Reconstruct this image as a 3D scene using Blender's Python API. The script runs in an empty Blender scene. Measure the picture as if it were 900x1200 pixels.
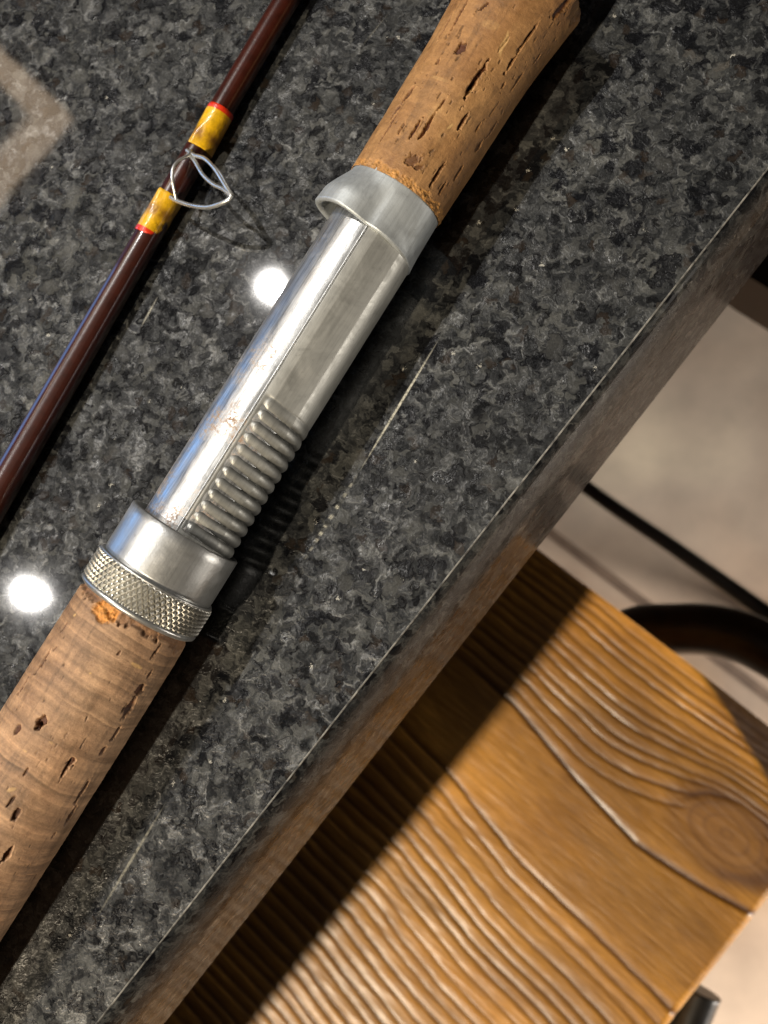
import bpy, bmesh, math, random
import numpy as np
from mathutils import Vector, Matrix

random.seed(4)
rng = np.random.default_rng(4)
sc = bpy.context.scene
COL = sc.collection

# ------------------------------------------------------------------ camera
# world frame: counter top is z = 0, camera 18 cm above it at x = y = 0
FPX, TILT, CAMH = 1200.0, math.radians(16), 0.18
E = np.array([.6175, .7866, 0.]); E /= np.linalg.norm(E)      # along the counter edge
N = np.array([E[1], -E[0], 0.])                               # outwards over the floor
Z = np.array([0, 0, 1.])
NI = N * math.cos(TILT) - Z * math.sin(TILT)
FW = -Z * math.cos(TILT) - N * math.sin(TILT)
RT = E[0] * E + E[1] * NI
UP = E[1] * E - E[0] * NI
C0 = np.array([0, 0, CAMH])

cam = bpy.data.cameras.new("camera"); cam_o = bpy.data.objects.new("camera", cam); COL.objects.link(cam_o)
m = Matrix([[RT[i], UP[i], -FW[i], C0[i]] for i in range(3)] + [[0, 0, 0, 1]])
cam_o.matrix_world = m
cam.sensor_fit = 'VERTICAL'; cam.sensor_height = 36; cam.sensor_width = 27; cam.lens = 36
cam.clip_start = .01; cam.clip_end = 30
cam.dof.use_dof = True; cam.dof.focus_distance = .178; cam.dof.aperture_fstop = 24
sc.camera = cam_o

# ------------------------------------------------------------------ light
w = bpy.data.worlds.new("World"); sc.world = w; w.use_nodes = True
w.node_tree.nodes['Background'].inputs[0].default_value = (1, .80, .60, 1)
w.node_tree.nodes['Background'].inputs[1].default_value = .011
sc.view_settings.view_transform = 'Standard'; sc.view_settings.look = 'None'
sc.view_settings.exposure = 0; sc.view_settings.gamma = 1
sc.render.engine = 'CYCLES'
sc.cycles.use_denoising = True
sc.cycles.max_bounces = 8; sc.cycles.sample_clamp_indirect = 6
sc.cycles.caustics_reflective = False; sc.cycles.caustics_refractive = False

def area(name, loc, target, size, power, color, shape='DISK', size_y=None, spread=180):
    l = bpy.data.lights.new(name, 'AREA'); l.shape = shape; l.size = size
    if size_y: l.size_y = size_y
    l.energy = power; l.color = color; l.spread = math.radians(spread)
    o = bpy.data.objects.new(name, l); COL.objects.link(o); o.location = loc
    o.rotation_euler = (Vector(target) - Vector(loc)).to_track_quat('-Z', 'Y').to_euler()
    return o
# two ceiling downlights in a row along the counter
area("downlight", (-.594, .715, 1.5), (0, 0, 0), .026, 12.5, (1, .96, .91))
area("downlight", (-1.038, .157, 1.5), (-.1, 0, 0), .026, 12.5, (1, .96, .91))
# added soft overhead fill for the metal to reflect
area("overhead_fill_light", tuple(N*.12+E*.1+Z*1.56), tuple(N*.12+E*.1), .95, .52, (1, .91, .76), 'SQUARE')
# added warm fill from the stool side, brightens the reel seat
area("side_fill_light", tuple(N*.95+E*.1+Z*1.25), (0, 0, 0), .8, .12, (1, .88, .70), 'SQUARE')
# added low fill, set below seat height to brighten the floor
area("floor_fill_light", tuple(N*1.9+E*.5+Z*(-.42)), (.62, -.55, -.9), .6, 32, (1, .92, .82), 'SQUARE', spread=70)
# bluish window far to the left
area("window_light", (-2.3, 1.15, .42), (0, 0, .1), .9, 5.2, (.20, .48, 1), 'RECTANGLE', .8)

SEAT_Z = -.22
# third downlight further down the room, almost above the line of the counter edge
area("downlight", tuple(N * (-.0316 - 1.5*.013) + E * (-1.5) + Z * 1.5), tuple(N*.05), .050, 46, (1, .84, .62))

# ------------------------------------------------------------------ helpers
def unproj(x, y, h=0.):
    """world point at height h seen at photograph position x, y"""
    dd = FW * FPX + RT * (x - 450) + UP * (600 - y)
    return C0 + dd * ((h - CAMH) / dd[2])
def ray(x, y):
    dd = FW * FPX + RT * (x - 450) + UP * (600 - y); return dd / np.linalg.norm(dd)

def tag(o, label=None, cat=None, group=None, kind=None):
    if label: o['label'] = label
    if cat: o['category'] = cat
    if group: o['group'] = group
    if kind: o['kind'] = kind
    return o
def empty(name, loc, parent=None):
    o = bpy.data.objects.new(name, None); o.empty_display_size = .01
    COL.objects.link(o); o.location = loc
    return o
def link(name, me, mat, parent=None):
    o = bpy.data.objects.new(name, me); COL.objects.link(o)
    if mat: me.materials.append(mat)
    if parent:
        o.parent = parent
        o.matrix_parent_inverse = Matrix.Translation(-Vector(parent.location))
    return o
def mesh_np(name, V, Q, smooth=True, col=None):
    me = bpy.data.meshes.new(name)
    V = np.asarray(V, np.float32); Q = np.asarray(Q, np.int32)
    k = Q.shape[1]
    me.vertices.add(len(V)); me.vertices.foreach_set('co', V.ravel())
    me.loops.add(Q.size); me.loops.foreach_set('vertex_index', Q.ravel())
    me.polygons.add(len(Q)); me.polygons.foreach_set('loop_start', np.arange(len(Q), dtype=np.int32) * k)
    me.update(calc_edges=True); me.validate()
    me.polygons.foreach_set('use_smooth', np.full(len(me.polygons), smooth))
    if col is not None:
        a = me.color_attributes.new('Tint', 'FLOAT_COLOR', 'POINT')
        c = np.ones((len(V), 4), np.float32); c[:, :3] = col
        a.data.foreach_set('color', c.ravel())
    return me
def grid_quads(nu, nv, wrap=False):
    i = np.arange(nu - 1)[:, None]; j = np.arange(nv if wrap else nv - 1)[None, :]
    jn = (j + 1) % nv
    a = i * nv + j; b = i * nv + jn; c = (i + 1) * nv + jn; dd = (i + 1) * nv + j
    return np.stack([a + 0 * b, b, c, dd], -1).reshape(-1, 4)
def tube(name, pts, rad, mat, parent=None, seg=12, sub=6, col=None):
    """smooth round bar through points"""
    P_ = np.array(pts, float); n = len(P_)
    rad = np.broadcast_to(np.array(rad, float), (n,))
    out, rr = [], []
    for i in range(n - 1):
        p0, p1, p2, p3 = P_[max(i-1, 0)], P_[i], P_[i+1], P_[min(i+2, n-1)]
        for k in range(sub):
            t = k / sub
            out.append(.5*((2*p1)+(-p0+p2)*t+(2*p0-5*p1+4*p2-p3)*t*t+(-p0+3*p1-3*p2+p3)*t**3))
            rr.append(rad[i]*(1-t)+rad[i+1]*t)
    out.append(P_[-1]); rr.append(rad[-1]); out = np.array(out)
    V, up = [], None
    for i in range(len(out)):
        tg = out[min(i+1, len(out)-1)] - out[max(i-1, 0)]; tg /= np.linalg.norm(tg)
        if up is None: up = np.array([0, 0, 1.]) if abs(tg[2]) < .9 else np.array([1., 0, 0])
        up = up - tg * (up @ tg); up /= np.linalg.norm(up); sd = np.cross(tg, up)
        for k in range(seg):
            a = 2*math.pi*k/seg
            V.append(out[i] + rr[i]*(math.cos(a)*up + math.sin(a)*sd))
    Q = grid_quads(len(out), seg, True)
    bm = bmesh.new(); vs = [bm.verts.new(v) for v in V]
    for q in Q: bm.faces.new([vs[k] for k in q]).smooth = True
    bm.faces.new(vs[:seg][::-1]); bm.faces.new(vs[-seg:])
    bm.normal_update(); bmesh.ops.recalc_face_normals(bm, faces=bm.faces)
    me = bpy.data.meshes.new(name); bm.to_mesh(me); bm.free()
    return link(name, me, mat, parent)

# vectorised value noise
def vnoise(x, y, z, seed=0):
    xi, yi, zi = np.floor(x).astype(np.int64), np.floor(y).astype(np.int64), np.floor(z).astype(np.int64)
    fx, fy, fz = x-xi, y-yi, z-zi
    fx, fy, fz = [f*f*(3-2*f) for f in (fx, fy, fz)]
    def h(a, b, c):
        v = (a*374761393 + b*668265263 + c*2147483647 + seed*974711) & 0xffffffff
        v = ((v ^ (v >> 13)) * 1274126177) & 0xffffffff
        return ((v ^ (v >> 16)) & 0xffff) / 65535.
    r = 0
    for dx in (0, 1):
        for dy in (0, 1):
            for dz in (0, 1):
                r = r + h(xi+dx, yi+dy, zi+dz)*(fx if dx else 1-fx)*(fy if dy else 1-fy)*(fz if dz else 1-fz)
    return r*2-1
def fbm(x, y, z, o=4, seed=0):
    r, a = 0, .5
    for k in range(o):
        r = r + a*vnoise(x*2**k, y*2**k, z*2**k, seed+k); a *= .5
    return r
def sst(a, b, x):  # smooth step, also for falling ranges
    t = np.clip((x-a)/(b-a), 0, 1); return t*t*(3-2*t)

# ------------------------------------------------------------------ material helpers
def mat(name):
    m_ = bpy.data.materials.new(name); m_.use_nodes = True
    return m_, m_.node_tree, m_.node_tree.nodes['Principled BSDF']
class G:
    def __init__(s, nt): s.nt = nt
    def n(s, t, **kw):
        nd = s.nt.nodes.new(t)
        for k, v in kw.items(): setattr(nd, k, v)
        return nd
    def l(s, a, b): s.nt.links.new(a, b)
    def coords(s, kind='Object'): return s.n('ShaderNodeTexCoord').outputs[kind]
    def mapping(s, src, scale=(1, 1, 1), rot=(0, 0, 0)):
        mp = s.n('ShaderNodeMapping'); mp.inputs['Scale'].default_value = scale; mp.inputs['Rotation'].default_value = rot
        s.l(src, mp.inputs[0]); return mp.outputs[0]
    def noise(s, src, scale, detail=4, rough=.6, dist=0, out='Fac'):
        nd = s.n('ShaderNodeTexNoise'); nd.inputs['Scale'].default_value = scale; nd.inputs['Detail'].default_value = detail
        nd.inputs['Roughness'].default_value = rough; nd.inputs['Distortion'].default_value = dist
        s.l(src, nd.inputs['Vector']); return nd.outputs[out]
    def ramp(s, src, stops, interp='LINEAR'):
        nd = s.n('ShaderNodeValToRGB'); cr = nd.color_ramp; cr.interpolation = interp
        while len(cr.elements) < len(stops): cr.elements.new(.5)
        for e_, (p, c) in zip(cr.elements, stops):
            e_.position = p; e_.color = (*c, 1) if len(c) == 3 else c
        s.l(src, nd.inputs[0]); return nd.outputs[0]
    def mix(s, f, a, b, mode='MIX'):
        nd = s.n('ShaderNodeMix', data_type='RGBA', blend_type=mode)
        for sock, v in ((nd.inputs[0], f), (nd.inputs[6], a), (nd.inputs[7], b)):
            if hasattr(v, 'is_linked'): s.l(v, sock)
            elif isinstance(v, (int, float)): sock.default_value = v
            else: sock.default_value = (*v, 1)
        return nd.outputs[2]
    def math(s, op, a, b=0.):
        nd = s.n('ShaderNodeMath', operation=op)
        for sock, v in ((nd.inputs[0], a), (nd.inputs[1], b)):
            if hasattr(v, 'is_linked'): s.l(v, sock)
            else: sock.default_value = v
        return nd.outputs[0]
    def bump(s, h, strength, dist, normal=None):
        nd = s.n('ShaderNodeBump'); nd.inputs['Strength'].default_value = strength; nd.inputs['Distance'].default_value = dist
        s.l(h, nd.inputs['Height'])
        if normal: s.l(normal, nd.inputs['Normal'])
        return nd.outputs[0]

def granite(name='polished_granite', cr=(.032, .055)):
    m_, nt, b = mat(name); g = G(nt)
    co = g.coords()
    wob = g.noise(co, 430, 2.5, .55, out='Color')
    v = g.n('ShaderNodeVectorMath', operation='SCALE'); v.inputs['Scale'].default_value = .0048
    s0 = g.n('ShaderNodeVectorMath', operation='SUBTRACT'); s0.inputs[1].default_value = (.5, .5, .5)
    g.l(wob, s0.inputs[0]); g.l(s0.outputs[0], v.inputs[0])
    ad = g.n('ShaderNodeVectorMath', operation='ADD'); g.l(co, ad.inputs[0]); g.l(v.outputs[0], ad.inputs[1])
    P_ = ad.outputs[0]
    def vor(scale, feature='F1'):
        nd = g.n('ShaderNodeTexVoronoi', feature=feature); nd.inputs['Scale'].default_value = scale
        if feature == 'SMOOTH_F1': nd.inputs['Smoothness'].default_value = .16
        g.l(P_, nd.inputs['Vector']); return nd
    big = vor(205); mid = vor(350); cell = vor(620, 'SMOOTH_F1')
    sb = g.n('ShaderNodeSeparateColor'); g.l(big.outputs['Color'], sb.inputs[0])
    sm_ = g.n('ShaderNodeSeparateColor'); g.l(mid.outputs['Color'], sm_.inputs[0])
    sc_ = g.n('ShaderNodeSeparateColor'); g.l(cell.outputs['Color'], sc_.inputs[0])
    # mottled grey ground, feathery
    veil = g.noise(P_, 215, 5, .70, 1.5)
    c = g.ramp(veil, [(.32, (.006, .0066, .0082)), (.46, (.019, .0205, .0225)), (.57, (.047, .049, .050)), (.68, (.125, .128, .124))])
    c = g.mix(.42, c, g.ramp(sc_.outputs[0], [(0, (.005, .0056, .007)), (.55, (.024, .0255, .027)), (1, (.115, .117, .112))]))
    # dark rounded crystals of two sizes with soft rims
    def blobs(vn, sep, ch, share, r0, r1, strength, colr):
        nonlocal c
        on = g.math('LESS_THAN', sep.outputs[ch], share)
        ins = g.ramp(g.math('ADD', vn.outputs['Distance'], g.math('MULTIPLY', g.math('SUBTRACT', veil, .5), .9)), [(r0+.04, (1, 1, 1)), (r1-.08, (0, 0, 0))])
        c = g.mix(g.math('MULTIPLY', g.math('MULTIPLY', on, ins), strength), c, colr)
    blobs(big, sb, 0, .55, .34, .56, .93, (.0040, .0044, .0060))
    blobs(mid, sm_, 1, .50, .34, .55, .88, (.0055, .0058, .0068))
    blobs(mid, sm_, 2, .12, .25, .50, .60, (.026, .019, .014))
    blobs(big, sb, 2, .07, .20, .50, .35, (.12, .122, .118))
    dr = g.ramp(g.noise(co, 38, 5, .65), [(.32, (.55, .56, .59)), (.5, (.95, .95, .95)), (.7, (1.45, 1.43, 1.36))])
    c = g.mix(1, c, dr, 'MULTIPLY')
    fl = g.n('ShaderNodeTexVoronoi'); fl.inputs['Scale'].default_value = 430; g.l(co, fl.inputs['Vector'])
    fs = g.n('ShaderNodeSeparateColor'); g.l(fl.outputs['Color'], fs.inputs[0])
    flake = g.math('MULTIPLY', g.math('GREATER_THAN', fs.outputs[0], .975), g.math('LESS_THAN', g.math('ADD', fl.outputs['Distance'], g.math('MULTIPLY', g.noise(co, 2600, 3), 1.1)), .66))
    c = g.mix(flake, c, (.40, .39, .35))
    # fine mineral grain
    fg = g.ramp(g.noise(co, 2600, 4, .7), [(.3, (.70, .70, .70)), (.7, (1.32, 1.32, 1.30))])
    c = g.mix(1, c, fg, 'MULTIPLY')
    g.l(c, b.inputs['Base Color'])
    # crystals glow softly under the polish, each a little differently
    hb = g.bump(g.noise(P_, 900, 3, .7), .55, .0004); g.l(hb, b.inputs['Normal'])
    g.l(g.ramp(sc_.outputs[1], [(0, (.24,)*3), (1, (.42,)*3)]), b.inputs['Roughness'])
    g.l(g.ramp(veil, [(.40, (.03,)*3), (.55, (.20,)*3), (.68, (.65,)*3)]), b.inputs['Specular IOR Level'])
    b.inputs['Coat Weight'].default_value = 1; b.inputs['Coat Roughness'].default_value = .012; b.inputs['Coat IOR'].default_value = 1.46
    sm = g.ramp(g.noise(co, 14, 4, .6), [(.40, (cr[0],)*3), (.75, (cr[1],)*3)])
    g.l(sm, b.inputs['Coat Roughness'])
    if 'edge' in name: b.inputs['Coat IOR'].default_value = 1.18; b.inputs['Coat Weight'].default_value = .30; g.nt.links.remove(b.inputs['Specular IOR Level'].links[0]); b.inputs['Specular IOR Level'].default_value = .03
    cn = g.bump(g.noise(co, 60, 2), .02, .001); g.l(cn, b.inputs['Coat Normal'])
    return m_
M_GRAN = granite()
M_GRED = granite('honed_granite_edge', (.08, .12))
def arris_highlight_mat():  # pale stone colour standing in for light caught on the arris
    m_, nt, b = mat('arris_highlight_stone'); g = G(nt); co = g.coords()
    g.l(g.ramp(g.noise(co, 420, 4, .7), [(.38, (.05, .05, .048)), (.66, (.36, .35, .32))]), b.inputs['Base Color'])
    b.inputs['Roughness'].default_value = .3
    return m_

def metal(name, base, rough, scr=.3, stain=0., bump=.1, metallic=1., scale=1., axis_rot=0., tint=(.5, .36, .26), streak=.25):
    m_, nt, b = mat(name); g = G(nt); co = g.coords()
    b.inputs['Metallic'].default_value = metallic
    mp = g.mapping(co, (1, 1, 1), (0, 0, 0))
    n1 = g.noise(mp, 900*scale, 5, .7); n2 = g.noise(mp, 160*scale, 4, .65, 1.2)
    r = g.ramp(n2, [(.3, (rough*.82,)*3), (.7, (min(1, rough*1.25),)*3)])
    g.l(r, b.inputs['Roughness'])
    c = g.mix(g.ramp(n2, [(.35, (0,)*3), (.75, (1,)*3)]), base, tuple(x*.90 for x in base))
    mt = g.n('ShaderNodeMapping'); mt.vector_type = 'TEXTURE'; mt.inputs['Rotation'].default_value = (0, 0, math.atan2(.847, .531)); g.l(co, mt.inputs[0])
    stn = g.noise(g.mapping(mt.outputs[0], (.05, 1, 1)), 1500, 4, .75)
    c = g.mix(streak, c, g.ramp(stn, [(.35, tuple(x*.45 for x in base)), (.5, base), (.68, tuple(min(1, x*1.45) for x in base))]))
    c = g.mix(g.ramp(n1, [(.60, (0,)*3), (.72, (.6,)*3)]), c, tuple(x*.62 for x in base))
    if stain:
        nb = g.noise(mp, 90*scale, 3, .6); st = g.ramp(nb, [(.54, (0,)*3), (.66, (1,)*3)])
        sp_ = g.ramp(g.noise(mp, 1300, 3, .8), [(.45, (0,)*3), (.58, (1,)*3)])
        f = g.math('MULTIPLY', g.math('MULTIPLY', st, sp_), stain)
        c = g.mix(f, c, tint)
        g.l(g.math('ADD', r, g.math('MULTIPLY', g.math('ADD', f, g.math('MULTIPLY', st, .25)), .45)), b.inputs['Roughness'])
    if name == 'dull_aluminium':
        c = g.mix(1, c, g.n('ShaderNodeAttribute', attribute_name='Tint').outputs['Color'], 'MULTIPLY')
    g.l(c, b.inputs['Base Color'])
    h = g.math('ADD', g.math('MULTIPLY', n1, .5), g.math('MULTIPLY', g.noise(mp, 3500, 3, .7), .5))
    g.l(g.bump(h, bump, .00012), b.inputs['Normal'])
    return m_
M_TUBE = metal('worn_chrome', (.58, .59, .59), .35, stain=.9, bump=.3, metallic=.88, streak=.8)
M_SHELL = metal('dull_aluminium', (.60, .615, .61), .48, bump=.2, stain=.05, metallic=.80)
M_HOOD = metal('cast_aluminium', (.53, .565, .58), .52, bump=.4, metallic=.60, stain=.12, tint=(.30, .26, .20))
M_COLLAR = metal('turned_aluminium', (.57, .575, .565), .36, bump=.4, stain=.08, metallic=.85)
M_KNURL = metal('knurled_nickel', (.60, .58, .52), .36, bump=.1, metallic=.9)
M_WIRE = metal('steel_wire', (.85, .85, .82), .30, bump=.05, metallic=.85)
M_IN = metal('dark_metal', (.20, .19, .18), .5)

def cork_mat():
    m_, nt, b = mat('aged_cork'); g = G(nt); co = g.coords()
    at = g.n('ShaderNodeAttribute', attribute_name='Tint').outputs['Color']
    n1 = g.noise(co, 1500, 5, .75); n2 = g.noise(co, 260, 4, .6, .6)
    c = g.mix(1, at, g.ramp(n1, [(.3, (.74, .72, .70)), (.55, (1, 1, 1)), (.75, (1.20, 1.20, 1.18))]), 'MULTIPLY')
    c = g.mix(1, c, g.ramp(n2, [(.3, (.80, .78, .76)), (.7, (1.16, 1.17, 1.16))]), 'MULTIPLY')
    g.l(c, b.inputs['Base Color'])
    g.l(g.ramp(n2, [(.3, (.42,)*3), (.7, (.62,)*3)]), b.inputs['Roughness'])
    b.inputs['Specular IOR Level'].default_value = .42
    h = g.math('ADD', g.math('MULTIPLY', n1, .6), g.math('MULTIPLY', g.noise(co, 4200, 4, .8), .4))
    g.l(g.bump(h, .55, .00035), b.inputs['Normal'])
    return m_
M_CORK = cork_mat()

def plain(name, base, rough=.5, metallic=0, coat=0., nscale=300, amt=.25, bump=.1, bdist=.0002, spec=.5):
    m_, nt, b = mat(name); g = G(nt); co = g.coords()
    n1 = g.noise(co, nscale, 5, .65)
    lo = tuple(x*(1-amt) for x in base); hi = tuple(min(1, x*(1+amt)) for x in base)
    g.l(g.ramp(n1, [(.3, lo), (.7, hi)]), b.inputs['Base Color'])
    b.inputs['Roughness'].default_value = rough; b.inputs['Metallic'].default_value = metallic
    b.inputs['Coat Weight'].default_value = coat; b.inputs['Coat Roughness'].default_value = .06
    b.inputs['Specular IOR Level'].default_value = spec
    g.l(g.bump(g.noise(co, nscale*4, 4, .7), bump, bdist), b.inputs['Normal'])
    return m_
M_BLANK = plain('varnished_brown_fibreglass', (.040, .0075, .0038), .3, coat=1., nscale=400, amt=.35, bump=.12)
M_BLACK = plain('black_painted_steel', (.012, .011, .010), .32, nscale=120, amt=.3)
M_RING = plain('dark_bronze_tube', (.030, .018, .009), .34, nscale=120, amt=.3)
M_DARKSEAT = plain('dark_stained_wood', (.030, .014, .008), .5, nscale=60)  # plain darker wood colour for the neighbour stool's seat
M_CAB = plain('dark_cabinet_wood', (.030, .018, .010), .5, nscale=40)

# ------------------------------------------------------------------ setting: floor
def floor_mat():
    m_, nt, b = mat('stained_concrete'); g = G(nt); co = g.coords()
    n1 = g.noise(co, 2.6, 3, .5); n2 = g.noise(co, 14, 5, .6)
    c = g.ramp(n1, [(.30, (.44, .27, .13)), (.46, (.42, .32, .25)), (.60, (.50, .42, .35)), (.72, (.72, .63, .50))])
    c = g.mix(1, c, g.ramp(n2, [(.3, (.82, .82, .82)), (.7, (1.15, 1.14, 1.12))]), 'MULTIPLY')
    g.l(c, b.inputs['Base Color']); b.inputs['Roughness'].default_value = .45
    g.l(g.bump(n2, .1, .002), b.inputs['Normal'])
    return m_
M_FLOOR = floor_mat()
FZ = -.90
def quad_strip(name, prof, e0, e1, material, smooth=False, parent=None, cuts=1):
    """extrude a closed (n, z) profile along the counter edge"""
    V, Q = [], []
    k = len(prof)
    for ee in (e0, e1):
        for (a, zz) in prof: V.append(N*a + E*ee + Z*zz)
    bm = bmesh.new(); vs = [bm.verts.new(v) for v in V]
    for i in range(k):
        j = (i+1) % k; bm.faces.new((vs[i], vs[j], vs[k+j], vs[k+i]))
    bm.faces.new(vs[:k]); bm.faces.new(vs[k:][::-1])
    bmesh.ops.recalc_face_normals(bm, faces=bm.faces)
    me = bpy.data.meshes.new(name); bm.to_mesh(me); bm.free()
    return link(name, me, material, parent)
def sheet(name, pts, zz, material):
    me = bpy.data.meshes.new(name); me.from_pydata([(p[0], p[1], zz) for p in pts], [], [tuple(range(len(pts)))]); me.update()
    return link(name, me, material)
tag(sheet('floor', [(-6, -6), (6, -6), (6, 6), (-6, 6)], FZ, M_FLOOR), kind='structure')

# foot bar's shadow, painted as a thin dark strip over the floor
_a, _b = unproj(560, 560, FZ), unproj(860, 785, FZ); _d = (_b-_a)/np.linalg.norm(_b-_a); _s = np.cross(_d, Z)*.0045
_a = _a-_d*1.5; _b = _b+_d*2
shadow_strip = sheet('bar_shadow', [_a-_s, _b-_s, _b+_s, _a+_s], FZ+.0015, plain('painted_bar_shadow', (.16, .11, .08), .8, nscale=60))
shadow_strip.parent = bpy.data.objects['floor']

# ------------------------------------------------------------------ counter
A_T, A_F = -.0349, -.0316          # top arris and outer face, measured along N
T_ = .0438
prof = [(-.62, 0), (A_T-.00035, 0), (A_T-.00012, -.00004), (A_T+.00004, -.00018)] + [(A_T+.00008+.00322*(1-(1-k/13)**1.8), -.0003-.0125*(k/13)**1.35) for k in range(14)] + [
        (A_F, -T_+.0006), (A_F-.0002, -T_+.0002), (A_F-.0007, -T_), (-.62, -T_)]
ct = quad_strip('granite_countertop', prof, -1.1, 1.3, M_GRAN)
ct.data.materials.append(M_GRED)
for p in ct.data.polygons:
    nn = np.array(p.normal)
    if nn @ N > .3 and len(p.vertices) == 4: p.material_index = 1
tag(ct, 'polished dark grey speckled granite countertop with an eased edge', 'countertop')
cb = quad_strip('counter_cabinet', [(-.60, -T_-.002), (-.33, -T_-.002), (-.33, FZ+.001), (-.60, FZ+.001)], -1.05, 1.25, M_CAB)
tag(cb, 'dark wooden cabinet body underneath the granite countertop', 'cabinet')

tag(quad_strip('arris_highlight', [(A_T-.00020, .00001), (A_T-.00011, .000015), (A_T+.00002, -.00009), (A_T+.00006, -.00017), (A_T-.00020, -.00030)], -1.1, 1.3,  # thin pale strip painted as the highlight along the edge
    arris_highlight_mat(), parent=ct))

# pale streaks, partly light thrown off the metal, painted as thin strips
def light_streak_mat():
    m_, nt, b = mat('painted_light_streak'); g = G(nt); co = g.coords()
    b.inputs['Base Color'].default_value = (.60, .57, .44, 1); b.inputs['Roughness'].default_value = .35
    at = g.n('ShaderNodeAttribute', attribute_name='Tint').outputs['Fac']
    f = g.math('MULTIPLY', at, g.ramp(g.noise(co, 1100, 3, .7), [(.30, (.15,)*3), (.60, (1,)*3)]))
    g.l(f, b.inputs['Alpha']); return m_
M_STREAK = light_streak_mat()
def light_streak(pts, wpx, op, gaps=0):
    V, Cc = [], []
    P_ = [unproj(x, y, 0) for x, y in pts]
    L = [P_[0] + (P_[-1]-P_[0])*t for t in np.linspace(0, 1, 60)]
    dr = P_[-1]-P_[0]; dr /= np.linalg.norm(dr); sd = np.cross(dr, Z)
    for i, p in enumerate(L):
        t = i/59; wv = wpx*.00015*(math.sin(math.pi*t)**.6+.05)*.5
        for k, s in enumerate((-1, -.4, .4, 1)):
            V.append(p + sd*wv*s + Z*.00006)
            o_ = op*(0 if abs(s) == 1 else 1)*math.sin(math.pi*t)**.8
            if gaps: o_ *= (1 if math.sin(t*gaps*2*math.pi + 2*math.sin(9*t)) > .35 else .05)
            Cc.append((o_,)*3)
    me = mesh_np('light_streak', V, grid_quads(60, 4), False, np.array(Cc))
    o = link('light_streak', me, M_STREAK, ct); return o
light_streak([(516, 395), (420, 555)], 4.2, .80)
light_streak([(424, 548), (352, 664)], 6.5, .55, 11)
light_streak([(196, 938), (112, 1078)], 4.5, .34)
light_streak([(186, 346), (164, 386)], 4, .40)
light_streak([(460, 10), (418, 62)], 2, .12)

# ------------------------------------------------------------------ rod frame
RK = .0112
AX0 = unproj(0, 971, RK); AX1 = unproj(541.5, 107, RK)
AD = AX1-AX0; AD /= np.linalg.norm(AD)              # along the rod, towards the upper right
AQ = np.cross(AD, Z); AQ /= np.linalg.norm(AQ)      # sideways, to the right
DI, QI = np.array([.5312, -.8473]), np.array([.8473, .5312])
def w_of(s):
    """distance along the rod for an image coordinate s measured along it"""
    base = np.array([0., 971.]); s_ = s - DI @ base
    x, y = base + DI*s_
    return (unproj(x, y, RK)-AX0) @ AD
def rad_px(px, w_):
    c = AX0 + AD*w_; return px*((c-C0) @ FW)/FPX
def sxy(x, y): return DI @ np.array([x, y])
def rodpt(w_, th, r):
    """th from straight up, positive to the right"""
    w_, th, r = np.broadcast_arrays(w_, th, r)
    return AX0 + w_[..., None]*AD + (r*np.sin(th))[..., None]*AQ + (r*np.cos(th))[..., None]*Z
def hit(x, y, r):
    """(w, theta) where the picture ray meets the rod surface of radius r"""
    dd = ray(x, y); o = C0-AX0
    dp = np.array([dd @ AQ, dd[2]]); op = np.array([o @ AQ, o[2]])
    a, b_, c_ = dp@dp, 2*dp@op, op@op-r*r
    disc = max(b_*b_-4*a*c_, 0); t = (-b_-math.sqrt(disc))/(2*a)
    p = o + dd*t
    return p @ AD, math.atan2(p @ AQ, p[2])

ROOT = tag(empty('fishing_rod', tuple(AX0 + AD*.06 - Z*RK)), 'thick cork fishing rod handle with a silver reel seat and knurled ring', 'fishing rod')
TAU = 2*math.pi

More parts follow.
